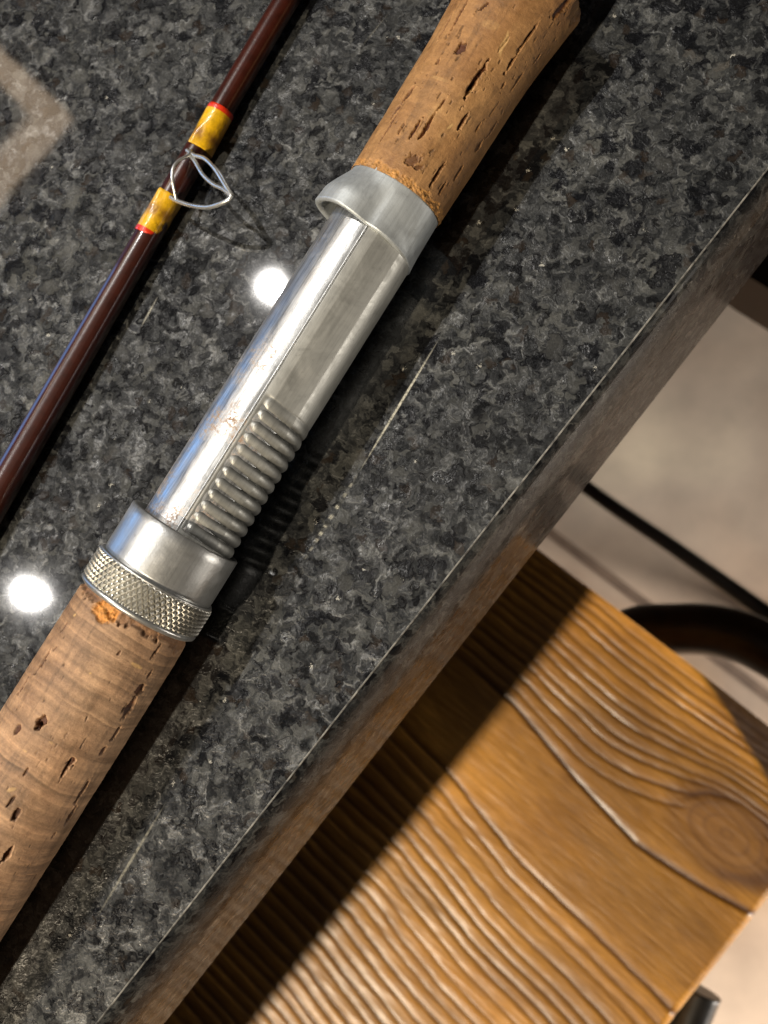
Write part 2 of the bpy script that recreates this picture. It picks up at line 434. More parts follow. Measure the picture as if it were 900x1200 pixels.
# ---- cork grips
def cork(name, w0, w1, rfun, nw, nth, pits, chips, base, waves=0., seed=0, flecks=(), hand=0.):
    ws = np.linspace(w0, w1, nw)[:, None]; th = np.linspace(-math.pi, math.pi, nth, endpoint=False)[None, :]
    W_, TH = np.broadcast_arrays(ws, th)
    R_ = rfun(W_)
    X, Y, Zz = W_*1000, R_*np.cos(TH)*1000, R_*np.sin(TH)*1000     # millimetres
    disp = .10e-3*fbm(X*.25, Y*.25, Zz*.25, 4, seed)
    tint = np.ones(W_.shape + (3,))*np.array(base)
    patch = sst(.05, .22, fbm(X*.16, Y*.3, Zz*.3, 3, seed+50))
    tint = tint*(1-.22*(1-min(1, waves))*patch[..., None]*np.array([.8, 1, 1.2]))
    drift = fbm(X*.07, Y*.12, Zz*.12, 3, seed+3)[..., None]
    tint = tint*(1+.42*drift*np.array([.8, 1., 1.2]))
    # growth layers running round the grip
    ph = X*1.25 + 3.4*fbm(X*.035, Y*.06, Zz*.06, 3, seed+9) + .45*fbm(X*.4, Y*.22, Zz*.22, 3, seed+5)
    ln = (.65*((ph*.36) % 1.)**2.4 + .5*((ph*.83+.3) % 1.)**3)*np.clip(.55+.9*fbm(X*.1, Y*.13, Zz*.13, 2, seed+21), 0, 1)
    disp -= waves*.10e-3*ln
    tint *= (1-waves*.40*ln)[..., None]
    tint *= (1+waves*.26*(vnoise(ph*.75, 0*ph, 0*ph, seed+70)+.6*vnoise(ph*1.9, Y*.05, Zz*.05, seed+71)))[..., None]
    crest = np.clip(1-((ph*.30) % 1.)*4, 0, 1)
    tint *= (1+waves*.12*crest)[..., None]
    # many fine short axial lenticels
    f1 = fbm(X*.55, Y*2.6, Zz*2.6, 3, seed+13)
    sl = sst(.34+.10*waves, .46+.10*waves, f1)
    disp -= .18e-3*sl; tint *= (1-.55*sl)[..., None]
    f2 = fbm(X*.2, Y*1.4, Zz*1.4, 3, seed+31)
    tint *= (1-.22*sst(.12, .38, f2))[..., None]
    for (x, y, la, lt, dep, bend) in pits:
        pw, pt = hit(x, y, float(rfun(np.array(.5*(w0+w1)))))
        rr = float(rfun(np.array(pw)))
        pw, pt = hit(x, y, rr)
        du = (W_-pw)*1000; dv = ((TH-pt+math.pi) % TAU-math.pi)*rr*1000
        dv = dv - bend*du
        k = .148
        jag = np.clip(1+1.5*fbm(X*1.1, Y*2.4, Zz*2.4, 3, int(x)+seed), .25, 3)
        q = (du/(la*k*.5))**2 + (dv/(lt*k*.5))**2
        mk = 1-sst(.55, 1.15, q*jag)
        disp -= dep*1e-3*mk
        dk = np.array([.24, .13, .07]) if dep > .3 else np.array([.5, .42, .36])
        tint = tint*(1-mk[..., None]) + tint*dk*mk[..., None]
        rim = np.exp(-((q*jag-1.35)/.28)**2)*(dv > 0)
        tint *= (1+.30*rim)[..., None]; disp += .05e-3*rim
    for (x, y, la, lt, bend, amt) in flecks:
        pw, pt = hit(x, y, float(rfun(np.array(.5*(w0+w1)))))
        rr = float(rfun(np.array(pw)))
        du = (W_-pw)*1000; dv = ((TH-pt+math.pi) % TAU-math.pi)*rr*1000 - bend*du - .8*np.sin(du*1.6)*.25
        q = (du/(la*.074))**2+(dv/(lt*.074))**2
        mk = (1-sst(.5, 1.2, q))*amt
        tint = tint*(1-mk[..., None]) + np.array([.66, .42, .17])*mk[..., None]
    disp, tint = chips(W_, TH, disp, tint, X, Y, Zz)
    V = rodpt(W_, TH, R_+disp).reshape(-1, 3)
    Q = grid_quads(nw, nth, True)[:, ::-1]
    nv = len(V)
    V = np.vstack([V, AX0+AD*w0, AX0+AD*w1])
    col = np.vstack([tint.reshape(-1, 3), [base, base]])
    j = np.arange(nth); jn = (j+1) % nth
    caps = np.vstack([np.stack([j, jn, np.full(nth, nv), np.full(nth, nv)], 1)[:, :3].repeat(1, 0),])
    me = mesh_np(name, V, Q, True, np.clip(col, .004, 1))
    o = link(name, me, M_CORK, ROOT)
    return o

# lower grip
wk0, wk1, wc1 = w_of(-519), w_of(-475), w_of(-411)
R_LC = rad_px(70.3, w_of(-560)); R_KN = rad_px(75.3, w_of(-500)); R_CO = rad_px(70.2, w_of(-440))
R_TU = rad_px(53.0, w_of(-150)); R_HD = rad_px(60.5, w_of(20)); R_UC = rad_px(60.5, w_of(80))
print('radii mm', [round(r*1000, 2) for r in (R_LC, R_KN, R_CO, R_TU, R_HD, R_UC)])
WL0 = wk0+.0012; WL1 = wk0-.125
def r_low(W_):
    dpt = WL0-W_
    r = R_LC*(1 + .012*np.sin(dpt*60)) - .0004*np.exp(-dpt/.0012)
    return r*np.where(dpt > .11, np.sqrt(np.clip(1-((dpt-.11)/.017)**2, .02, 1)), 1)
def chips_low(W_, TH, disp, tint, X, Y, Zz):
    dd_ = (wk0-W_)*1000     # mm below the metal
    jag = fbm(TH*3.2, dd_*.15, TH*0, 4, 77)
    lim = 1.1+2.6*np.clip(jag+.18, 0, 1)+.7*sst(.1, .3, vnoise(TH*16, dd_*.2, 0*TH, 5))
    vis = (TH > -1.2) & (TH < 1.3)
    mk = (1-sst(lim-.25, lim+.15, dd_))
    disp = disp - .42e-3*mk*(1+.7*fbm(X*1.2, Y*1.2, Zz*1.2, 3, 8))
    # torn fresh cork, brightest in one bite
    pw, pt = hit(126, 710, R_LC)
    fresh = np.exp(-(((TH-pt)*R_LC*1000)/2.6)**2 - ((dd_-1.4)/2.1)**2)
    fr = sst(.30, .55, fresh+.35*fbm(X*.9, Y*.9, Zz*.9, 3, 44))
    disp = disp - .38e-3*fr*(1+1.4*fbm(X*2.2, Y*2.2, Zz*2.2, 3, 12))
    t2 = tint*np.array([.72, .62, .52]); tint = tint*(1-mk[..., None]*.9) + t2*mk[..., None]*.9
    tint = tint*(1-fr[..., None]) + np.array([.62, .27, .06])*fr[..., None]*(1+.5*fbm(X*2, Y*2, Zz*2, 3, 3))[..., None]
    edge = np.exp(-((dd_-lim-.15)/.16)**2)
    tint = tint*(1+.25*edge)[..., None]
    return disp, tint
pits_low = [(49, 845, 15, 10, .85, .0), (44, 852, 9, 8, .7, 0), (20, 855, 15, 7, .35, 0), (50, 775, 38, 5, .55, .0), (74, 736, 14, 4, .4, 0), (29, 800, 26, 4, .4, 0),
    (183, 764, 18, 3.5, .45, .12), (165, 808, 16, 10, .6, 0), (152, 830, 26, 12, .45, 0), (136, 860, 18, 5, .5, 0), (78, 900, 30, 4, .5, -.05), (84, 893, 12, 6, .35, 0),
    (12, 940, 17, 4, .5, .1), (18, 955, 18, 6, .6, 0), (9, 1001, 22, 7, .85, .05), (83, 955, 22, 5, .55, 0), (95, 930, 40, 5, .4, 0), (62, 980, 10, 3, .3, 0),
    (40, 1030, 12, 3, .3, 0), (120, 880, 14, 5, .35, 0), (30, 905, 10, 3, .3, 0), (140, 765, 7, 3, .25, 0), (64, 760, 8, 3, .3, .3), (176, 790, 12, 3, .35, 0)]
lowc = cork('rear_grip', WL1, WL0, r_low, 820, 470, pits_low, chips_low, (.42, .255, .145), waves=1.1, seed=2,
    flecks=[(160, 780, 5, 17, -1.2, .75), (14, 925, 9, 6, .4, .6), (88, 721, 4, 4, 0, .9), (106, 789, 3, 3, 0, .9), (30, 880, 3, 5, 0, .5), (104, 950, 3, 8, 0, .4), (60, 870, 3, 6, 0, .4)])
lowc['label'] = 'greyish brown rear cork grip with wavy cross rings'

# upper grip
WU0 = w_of(57)-.0012; WU1 = w_of(352)
wf = w_of(205)
def r_up(W_):
    t = np.clip((W_-wf)/(w_of(340)-wf), 0, 1.2)
    r = R_UC*(1+.035*np.clip((W_-WU0)/(wf-WU0), 0, 1)) + .0017*t**1.6
    tail = np.clip((W_-w_of(338))/(WU1-w_of(338)), 0, 1)
    return r*np.sqrt(np.clip(1-(tail*.75)**2.5, .02, 1))
def chips_up(W_, TH, disp, tint, X, Y, Zz):
    dd_ = (W_-w_of(57))*1000
    lim = .0+.95*np.clip(fbm(TH*5.5, dd_*.3, 0*TH, 4, 9)+.28+.15*np.sin(TH-.6), 0, 1)
    mk = 1-sst(lim-.2, lim+.2, dd_)
    disp = disp + (-.10e-3+.34e-3*fbm(X*2.5, Y*2.5, Zz*2.5, 3, 8))*mk
    orange = np.array([.66, .33, .09])*(1+.9*fbm(X*2, Y*2, Zz*2, 3, 2))[..., None]*.85
    mk = mk*sst(-.35, .25, fbm(TH*7, 0*TH, 0*TH, 3, 29)+.25*TH)
    tint = tint*(1-mk[..., None]*.85)+orange*mk[..., None]*.85
    # worn, chipped flare at the butt end
    en = (W_-w_of(322))*1000
    cj = fbm(TH*3.5, X*.22, 0*TH, 4, 91)
    cm = sst(.0, .35, en*.16 + cj*1.3 - .10)
    disp = disp - cm*(.55e-3 + .5e-3*fbm(X*.8, Y*1.6, Zz*1.6, 3, 92))
    tint = tint*(1-.32*cm*(1+fbm(X*.7, Y*2, Zz*2, 3, 93)))[..., None]
    return disp, tint
pits_up = [(558, 92, 44, 5.5, .85, .06), (553, 102, 18, 6, .8, 0), (540, 57, 15, 9, .5, 0), (619, 44, 40, 3.5, .6, .02), (599, 75, 22, 3.5, .55, 0), (473, 117, 42, 4, .4, .05), (480, 108, 22, 8, .28, 0),
    (465, 128, 20, 5, .35, .2), (517, 123, 20, 2.5, .35, .1), (501, 147, 36, 4, .55, .0), (486, 152, 28, 3, .45, 0), (542, 143, 26, 5, .55, .0), (512, 206, 30, 4, .5, 0), (483, 188, 18, 12, .28, .4),
    (490, 196, 10, 5, .25, .8), (540, 14, 50, 4, .45, 0), (566, 8, 16, 4, .45, .5), (660, 8, 36, 9, .4, .1), (675, 14, 24, 3, .55, 0), (522, 30, 34, 4, .45, 0), (455, 150, 40, 3, .35, 0), (560, 150, 10, 3, .3, 0),
    (590, 100, 10, 3, .3, 0), (606, 96, 30, 3, .3, 0), (536, 205, 22, 4, .4, 0), (519, 220, 18, 3, .4, 0), (578, 150, 24, 4, .25, 0), (513, 72, 8, 5, .3, 0), (470, 150, 14, 4, .3, 0), (561, 172, 16, 5, .25, 0), (629, 70, 20, 3, .3, 0)]
upc = cork('fore_grip', WU0, WU1, r_up, 620, 450, pits_up, chips_up, (.37, .195, .075), waves=.30, seed=40,
    flecks=[(590, 52, 30, 6, -.25, .75), (528, 148, 10, 3, 0, .75), (550, 108, 18, 2.5, .05, .6), (515, 92, 5, 24, 1.2, .22), (510, 130, 22, 12, 0, .18), (575, 30, 14, 20, .4, .2), (672, 6, 30, 3, 0, .6)])
upc['label'] = 'golden brown fore cork grip with long dark pits and a flared end'
# blank leaving the grip beyond the picture
tube('blank', [AX0+AD*(WU1-.006), AX0+AD*(WU1+.10)], [.0052, .0050], M_BLANK, ROOT, 24, 2)

# ---- metal surfaces of revolution (with a profile) about the rod axis
def revolve(name, prof_, material, nth=160, parent=ROOT, dth=None):
    """prof_: list of (w, r)"""
    pw = np.array([p[0] for p in prof_])[:, None]; pr_ = np.array([p[1] for p in prof_])[:, None]
    th = np.linspace(-math.pi, math.pi, nth, endpoint=False)[None, :]
    W_, TH = np.broadcast_arrays(pw, th); R_ = np.broadcast_to(pr_, W_.shape)
    V = rodpt(W_, TH, R_).reshape(-1, 3)
    me = mesh_np(name, V, grid_quads(len(prof_), nth, True)[:, ::-1], True)
    return link(name, me, material, parent)

wh = w_of(-6)                       # lower rim of the fixed hood
tb = revolve('reel_seat_tube', [(wk0-.002, R_TU*.9)] + [(x, R_TU) for x in np.linspace(wk0, w_of(60), 12)] + [(w_of(64), R_TU*.9)], M_TUBE, 200)

# moulded half shell with thread ridges
TS0, TS1 = math.radians(16.5), math.radians(210)
wr1 = sxy(357, 492)
def shell():
    s_ridges0, s_ridges1 = w_of(-229), w_of(-402)
    pitch = (s_ridges0-s_ridges1)/11.6
    wa, wb = wc1-.004, w_of(20)
    nw, nt_ = 760, 260
    # denser columns near the seam, where the ridges round off
    tt = np.linspace(0, 1, nt_)**1.25
    th = TS0+(TS1-TS0)*tt[None, :]; ws = np.linspace(wa, wb, nw)[:, None]
    W_, TH = np.broadcast_arrays(ws, th)
    bulge = .00012 + .00085*sst(TS0, TS0+1.25, TH)
    # flattened face
    R_ = R_TU + bulge
    fa = .72; flat = (R_TU+.00062)*math.cos(.40)/np.cos(np.clip(TH-fa, -.7, .7))
    R_ = np.where(np.abs(TH-fa) < .42, np.minimum(R_, .35*R_+.65*flat+.00006), R_)
    x = (s_ridges0-W_ - .0007*(TH-.5))/pitch
    inside = sst(-.15, .25, x)*(1-sst(11.9, 12.1, x))
    ph = (x % 1.)
    p = np.abs(np.sin(math.pi*x))**.5
    mask = sst(TS0+.015, TS0+.17, TH + .0*x)
    # rounded ridge ends at the seam: scalloped
    end = sst(0, .16, TH-TS0-.02-.13*(1-p))
    grow = .35+.65*sst(0, 2.2, x)
    R_ = R_ + inside*grow*((.00076*p*end - .00056)*mask) 
    R_ = np.where(TH > 3.3, R_TU+.0001, R_)
    groove_tint = 1 - .80*inside*grow*mask*np.clip(1-p*end*1.0, 0, 1)**.8*np.clip(.85+.6*fbm(W_*2500, TH*6, 0*TH, 3, 4), 0, 1) - .16*inside  # darker tint in the grooves and over the ridged zone
    V = rodpt(W_, TH, R_).reshape(-1, 3)
    # edge lips down to the tube
    V = V.reshape(nw, nt_, 3)
    lip0 = rodpt(ws[:, 0], TS0-.004, R_TU-.0002)[:, None, :]; lip1 = rodpt(ws[:, 0], TS1, R_TU-.0002)[:, None, :]
    V = np.concatenate([lip0, V, lip1], 1).reshape(-1, 3)
    dcol = np.concatenate([groove_tint[:, :1]*.6, groove_tint, groove_tint[:, -1:]], 1).reshape(-1, 1)*np.array([[1, .98, .93]])
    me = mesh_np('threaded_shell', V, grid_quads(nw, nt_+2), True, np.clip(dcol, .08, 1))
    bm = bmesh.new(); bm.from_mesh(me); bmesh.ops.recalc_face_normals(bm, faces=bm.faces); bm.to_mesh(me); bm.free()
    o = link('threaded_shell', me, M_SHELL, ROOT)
    o['label'] = 'dull grey metal half shell with rounded cross ridges at its lower end'
shell()
# thin lip line along the seam
V = []
for ww in np.linspace(wc1-.003, w_of(10), 90):
    for th_, rr in ((TS0-.075, R_TU-.00005), (TS0-.060, R_TU+.00016), (TS0-.035, R_TU+.00018), (TS0-.022, R_TU-.00005)):
        V.append(rodpt(ww, th_, rr))
link('seam_bead', mesh_np('seam_bead', V, grid_quads(90, 4)[:, ::-1], True), M_COLLAR, ROOT)

# ---- locking collar with knurled band
rc = R_CO
collar = revolve('locking_collar', [(wc1-.004, R_TU+.0004), (wc1-.0008, R_TU+.0006), (wc1-.0001, rc-.0007), (wc1, rc-.00025), (wc1-.00025, rc), (wc1-.002, rc), (w_of(-440), rc), (wk1+.0010, rc), (wk1+.0003, rc-.0001), (wk1, rc-.0003)], M_COLLAR, 220)
def knurl():
    nth, nw = 1860, 130
    ws = np.linspace(wk0+.0009, wk1-.0001, nw)[:, None]; th = np.linspace(-math.pi, math.pi, nth, endpoint=False)[None, :]
    W_, TH = np.broadcast_arrays(ws, th)
    nper = 62
    a = TH*nper; b_ = (W_-wk0)*TAU/.00160
    h1 = np.abs(((a+b_)/TAU) % 1-.5)*2; h2 = np.abs(((a-b_)/TAU) % 1-.5)*2
    h = np.minimum(h1, h2)
    h = np.clip(h*1.35, 0, 1)
    edge = sst(wk0+.0009, wk0+.0014, W_)*(1-sst(wk1-.0006, wk1-.0001, W_))
    R_ = R_KN-.00036 + (.00044*h)*edge
    V = rodpt(W_, TH, R_).reshape(-1, 3)
    me = mesh_np('knurled_band', V, grid_quads(nw, nth, True)[:, ::-1], False)
    o = link('knurled_band', me, M_KNURL, collar)
    rim = revolve('rim', [(wk0+.0014, R_KN-.0006), (wk0+.0010, R_KN-.0001), (wk0+.0007, R_KN), (wk0+.0003, R_KN-.00015), (wk0, R_KN-.0006), (wk0, R_LC-.0012)], M_COLLAR, 220, collar)
    revolve('shoulder', [(wk1-.0003, R_KN-.00075), (wk1-.0001, R_KN-.0002), (wk1+.0002, R_KN-.0004), (wk1+.0003, rc-.0002)], M_COLLAR, 220, collar)
knurl()

# ---- fixed hood with the raised pocket
def hood():
    wa, wb = wh, w_of(57)
    nw, nth = 130, 300
    t = np.linspace(0, 1, nw)[:, None]; th = np.linspace(-math.pi, math.pi, nth, endpoint=False)[None, :]
    Tt, TH = np.broadcast_arrays(t, th)
    thc, hw = math.radians(-46), math.radians(64)
    q = np.clip(1-np.abs(TH-thc)/hw, 0, 1)
    bump = sst(0, .72, q)
    ramp = 1-sst(.22, .97, Tt)
    rim = wa - .0002 - .0013*sst(.3, 2.2, TH) + .0004*bump + .0018*np.exp(-((TH+1.9)/.4)**2)*0
    W_ = rim + (wb-rim)*Tt
    X, Y, Zz = W_*1000, np.cos(TH)*8, np.sin(TH)*8
    R0 = R_HD - .00035*(1-np.exp(-(Tt*4))) + .00018*fbm(X*.22, Y*.22, Zz*.22, 3, 61)
    R_ = R0 + .00250*bump*ramp - .00030*np.exp(-((TH-.22)/.16)**2)*(1-sst(.3, .8, Tt))
    R_ = R_ - .0006*sst(.93, 1., Tt)
    outer = rodpt(W_, TH, R_)
    # rim lip and inner wall
    tn = np.linspace(0, .55, 24)[:, None]; Tn, THn = np.broadcast_arrays(tn, th)
    rimn = rim[0:1, :]
    Wn = rimn + (wb-rimn)*Tn
    thick = .0013
    bumpn = bump[0:1, :]
    Rn = R_HD + .0025*bumpn*(1-sst(.3, .55, Tn)) - thick - .0030*sst(.3, .55, Tn)*bumpn
    Rn = np.maximum(Rn, R_TU*.96)
    inner = rodpt(Wn, THn, Rn)
    lip = rodpt(rimn-.00034+0*th, th, R_[0:1, :]-.00026); lip2 = rodpt(rimn-.00040+0*th, th, R_[0:1, :]-.0008)
    V = np.concatenate([inner[::-1], lip2, lip, outer], 0).reshape(-1, 3)
    me = mesh_np('fixed_hood', V, grid_quads(24+2+nw, nth, True)[:, ::-1], True)
    o = link('fixed_hood', me, M_HOOD, ROOT)
    o['label'] = 'satin grey cast hood with a raised pocket for the reel foot'
hood()

# ------------------------------------------------------------------ thin rod section
def wrap_mat():
    m_, nt, b = mat('yellow_thread_wrap'); g = G(nt); co = g.coords()
    at = g.n('ShaderNodeAttribute', attribute_name='Tint').outputs['Color']
    c = g.mix(1, at, g.ramp(g.noise(co, 700, 4, .7), [(.3, (.75, .72, .6)), (.7, (1.2, 1.2, 1.2))]), 'MULTIPLY')
    g.l(c, b.inputs['Base Color']); b.inputs['Roughness'].default_value = .3
    b.inputs['Coat Weight'].default_value = 1; b.inputs['Coat Roughness'].default_value = .08
    g.l(g.bump(g.noise(co, 1100, 4, .7), .35, .0003), b.inputs['Normal'])
    return m_
M_WRAP = wrap_mat()
BZ = .0030
bp = [unproj(x, y, BZ) for x, y in ((424, -150), (336, 0), (258, 131), (172, 279), (0, 577), (-150, 840))]
def bl_r(px, x, y):
    return px*((unproj(x, y, BZ)-C0) @ FW)/FPX
ROD2 = tag(empty('fishing_rod', tuple(bp[3]-Z*BZ)), 'slender glossy brown rod section with yellow wraps and a wire line guide', 'fishing rod')
tube('blank', bp, [bl_r(13, 424, -150), bl_r(14.3, 336, 0), bl_r(14.8, 258, 131), bl_r(15.5, 172, 279), bl_r(18.3, 0, 577), bl_r(20, -150, 840)], M_BLANK, ROD2, 40, 10)
def wrap(p_a, p_b, red_at_a, seed, smudge):
    a, b_ = unproj(*p_a, BZ), unproj(*p_b, BZ); L = np.linalg.norm(b_-a); dr = (b_-a)/L
    sd = np.cross(dr, Z); sd /= np.linalg.norm(sd); 
    r0 = bl_r(16.1, *p_a)
    nw, nth = 120, 96
    t = np.linspace(0, 1, nw)[:, None]; th = np.linspace(-math.pi, math.pi, nth, endpoint=False)[None, :]
    T2, TH = np.broadcast_arrays(t, th)
    ends = np.minimum(sst(0, .04, T2), 1-sst(.96, 1, T2))
    hump = np.exp(-((TH-.35)/.28)**2)*(sst(.25, .9, T2) if red_at_a else 1-sst(.1, .75, T2))
    R_ = r0*(.965+.035*ends) + .00042*hump + .00002*np.sin(T2*L*1000*TAU/.28) + .00008*fbm(T2*6, np.cos(TH)*2, np.sin(TH)*2, 3, seed)
    V = a + (T2*L)[..., None]*dr + (R_*np.cos(TH))[..., None]*Z + (R_*np.sin(TH))[..., None]*sd
    X = T2*L*1000
    col = np.ones(T2.shape+(3,))*np.array([.80, .46, .008])
    n_ = fbm(X*.5, np.cos(TH)*2.2, np.sin(TH)*2.2, 4, seed+4)
    sm = np.exp(-((T2-smudge)/.14)**2)*sst(-.25, .25, n_+.15)*.8
    col = col*(1-sm[..., None])+np.array([.16, .05, .012])*sm[..., None]
    col *= (1+.22*n_)[..., None]
    red = (T2 < .11) if red_at_a else (T2 > .89)
    c_y, c_r = col.copy(), np.ones_like(col)*np.array([.72, .035, .008])
    mk = red[..., None]
    full = mesh_np('thread_wrap', V.reshape(-1, 3), grid_quads(nw, nth, True), True, np.where(mk, c_r, c_y).reshape(-1, 3))
    bm = bmesh.new(); bm.from_mesh(full); bmesh.ops.recalc_face_normals(bm, faces=bm.faces)
    bm.to_mesh(full); bm.free()
    o = link('thread_wrap', full, M_WRAP, ROD2)
    o['label'] = 'yellow thread wrapping with an orange red end band'
    return o
wrap((259.5, 129), (233.5, 177), True, 5, .72)
wrap((200, 230), (172, 277), False, 11, .45)
# wire guide: foot in each wrap, loop standing up and leaning to the right
gd = empty('line_guide', tuple(unproj(225, 200, BZ))); gd.parent = ROD2; gd.matrix_parent_inverse = Matrix.Translation(-Vector(ROD2.location))
gd['label'] = 'bent bright wire line guide standing off the thin rod'
def wire(name, pts, r):
    o = tube(name, [unproj(x, y, h) for x, y, h in pts], r, M_WIRE, None, 10, 8)
    o.parent = gd; o.matrix_parent_inverse = Matrix.Translation(-Vector(ROD2.location)) @ Matrix.Translation(-(Vector(gd.location)))@Matrix.Translation(Vector(ROD2.location))
    return o
wire('loop_wire', [(224, 176, 0.0058), (221, 182, 0.0066), (210, 188, 0.0077), (203, 197, 0.0082), (202, 210, 0.0080), (204.5, 224, 0.0069), (207, 235, 0.0060)], .00034)
wire('brace_wire', [(219, 176, 0.0057), (228, 182, 0.0064), (240, 186, 0.0077), (252, 198, 0.0094), (262, 214, 0.0106), (272, 230, 0.0114)], .00042)
wire('brace_wire', [(222, 181, 0.0060), (229, 190, 0.0068), (238, 205, 0.0082), (250, 216, 0.0096), (262, 222, 0.0108), (271, 230, 0.0114)], .00040)
wire('loop_wire', [(250, 194, 0.0091), (259, 204, 0.0101), (266, 217, 0.0109), (273, 229, 0.0114)], .00030)
wire('brace_wire', [(200, 231, 0.0056), (209, 236, 0.0062), (225, 241, 0.0074), (243, 243, 0.0091), (258, 239, 0.0105), (268, 234, 0.0112), (272, 229, 0.0114)], .00045)
# ------------------------------------------------------------------ bar stools
SU = np.array([.78866, -.6148, 0]); SU /= np.linalg.norm(SU); SV = np.array([SU[1], -SU[0], 0])
SU = N.copy(); SV = -E
SO = unproj(621, 648, SEAT_Z)
SO = unproj(780, 757, SEAT_Z); SO = SO - SU*((unproj(780, 757, SEAT_Z)-unproj(621, 648, SEAT_Z)) @ SU)
U_OUT = float((unproj(850, 1119, SEAT_Z)-SO) @ SU)
print('seat outer', U_OUT)
def seat_mat():
    m_, nt, b = mat('brushed_pine'); g = G(nt); co = g.coords()
    at = g.n('ShaderNodeAttribute', attribute_name='Tint').outputs['Color']
    rot = math.atan2(SU[1], SU[0])
    mp = g.n('ShaderNodeMapping'); mp.vector_type = 'TEXTURE'; mp.inputs['Rotation'].default_value = (0, 0, rot); g.l(co, mp.inputs[0])
    st = g.mapping(mp.outputs[0], (.12, 1, 1))
    fine = g.noise(st, 900, 4, .7)
    c = g.mix(1, at, g.ramp(fine, [(.3, (.74, .70, .66)), (.7, (1.18, 1.18, 1.16))]), 'MULTIPLY')
    bl = g.noise(co, 22, 4, .6)
    c = g.mix(1, c, g.ramp(bl, [(.3, (.74, .68, .58)), (.7, (1.2, 1.2, 1.15))]), 'MULTIPLY')
    g.l(c, b.inputs['Base Color'])
    g.l(g.ramp(g.noise(co, 120, 4, .6), [(.3, (.36,)*3), (.7, (.62,)*3)]), b.inputs['Roughness'])
    g.l(g.bump(fine, .35, .0006), b.inputs['Normal'])
    b.inputs['Coat Weight'].default_value = .45; b.inputs['Coat Roughness'].default_value = .30
    return m_
M_SEAT = seat_mat()
SEAT_D = .36; SEAT_W = .38; SEAT_T = .038
STOOL = tag(empty('bar_stool', tuple(SO + SU*(U_OUT-SEAT_D/2) + SV*SEAT_W/2 + Z*(FZ-SEAT_Z))), 'bar stool with a brightly lit golden ridged pine seat below the granite edge', 'bar stool', 'bar stools standing along the counter')
def seat():
    nu, nv = 560, 700
    uu = U_OUT-SEAT_D + SEAT_D*np.linspace(0, 1, nu)**.62
    vv = SEAT_W*np.linspace(0, 1, nv)
    U_, V_ = np.meshgrid(uu, vv, indexing='ij')
    # wandering grain
    wob = .0022*fbm(U_*9, V_*16, 0*U_, 3, 7) + .0010*fbm(U_*38, V_*38, 0*U_, 2, 17)
    u0, v0 = .118, .0385
    crack = np.interp(U_, [-.3, .030, .065, .096, .122, .1415], [.047, .053, .0600, .0643, .0612, .0570])
    low = np.interp(U_, [-.3, .032, .070, .107, .1305, .15], [.075, .0895, .0965, .0996, .1015, .103])
    du = U_-u0
    lift = np.exp(-(du/.034)**2)
    psi = V_*(.053/crack)
    psi = psi + .0165*lift*sst(.0, .034, psi)*(1-sst(.047, .053, psi)) 
    # piecewise phase: narrow rings beyond the crack, one wide smooth band, narrow rings again
    top = psi + wob*(V_ > 0)
    cnt = np.zeros_like(U_); 
    def rings(x, table, w_):
        h = np.zeros_like(x); w_ = w_*(1+.45*fbm(U_*40, V_*90, 0*U_, 3, 88)); x = x + .00035*fbm(U_*150, V_*150, 0*U_, 3, 89)
        for k, (c_, a_) in enumerate(table):
            dx = x-c_
            h = np.maximum(h, a_*np.exp(-np.abs(dx/np.where(dx > 0, w_*.5, w_*1.35))**1.4))
        return h
    r_ = np.random.default_rng(12)
    tab1 = []; x = -.002
    while x < .049:
        tab1.append((x, .65+.35*r_.random())); x += .0030+.0022*r_.random()
    g1 = rings(top, tab1, .00078)*(1-sst(.0495, .052, psi))
    xl = V_-low + wob*1.2
    tab2 = [(0, 1.), (.0068, .8), (.0115, .55)]; x = .0185
    while x < .30:
        tab2.append((x, .65+.35*r_.random())); x += .0036+.0026*r_.random()
    g2 = rings(xl, tab2, .00112)
    g2 *= sst(-.006, -.001, xl)
    xc = V_-crack + wob*.4
    g3 = 1.25*np.exp(-np.abs(xc/np.where(xc > 0, .0006, .0016))**1.6)*sst(-.02, .03, U_)
    groove = np.maximum(np.maximum(g1, g2), g3)
    # knot
    kr = np.sqrt((du/.0165)**2 + ((V_-v0-.002)/.0105)**2) + .10*fbm(U_*120, V_*120, 0*U_, 2, 3)
    kn = 1-sst(.82, 1.08, kr)
    groove = groove*(1-kn) + kn*(.10*np.exp(-((kr-.7)/.12)**2) + .12*fbm(U_*70, V_*90, 0*U_, 3, 33))
    groove = np.maximum(groove, .95*np.exp(-((kr-1.06)/.10)**2)*sst(.006, -.006, du)*sst(v0+.004, v0-.002, V_))
    soft = .45*fbm(U_*12, V_*260, 0*U_, 3, 31)
    h = -.00056*groove*(1+.5*fbm(U_*30, V_*60, 0*U_, 3, 66)) + .00016*soft + .00010*fbm(U_*90, V_*900, 0*U_, 3, 67)*1.4 + .00035*fbm(U_*20, V_*50, 0*U_, 3, 90)
    # gentle cupped swell of the late wood beside each groove
    # worn, sloping outer right corner
    vb = np.interp(U_, [.060, .0760, .0926, .1163, .15], [-.003, .0010, .0060, .0165, .033])
    drop = np.clip(vb-V_, 0, 1)
    h = h - .8*drop
    h = h - .003*np.clip((U_-(U_OUT-.003))/.003, 0, 1)**2
    light = np.array([.68, .335, .055]); dark = np.array([.12, .040, .009])
    mixv = np.clip(groove*.95 + .25*np.clip(soft, 0, 1), 0, 1)
    col = light*(1-mixv[..., None]) + dark*mixv[..., None]
    fineln = sst(.15, .9, np.sin((V_+wob*2.5+.3*crack)*TAU/.0017 + 5*fbm(U_*6, V_*60, 0*U_, 3, 51)))*np.clip(.5+fbm(U_*14, V_*40, 0*U_, 3, 52), 0, 1)
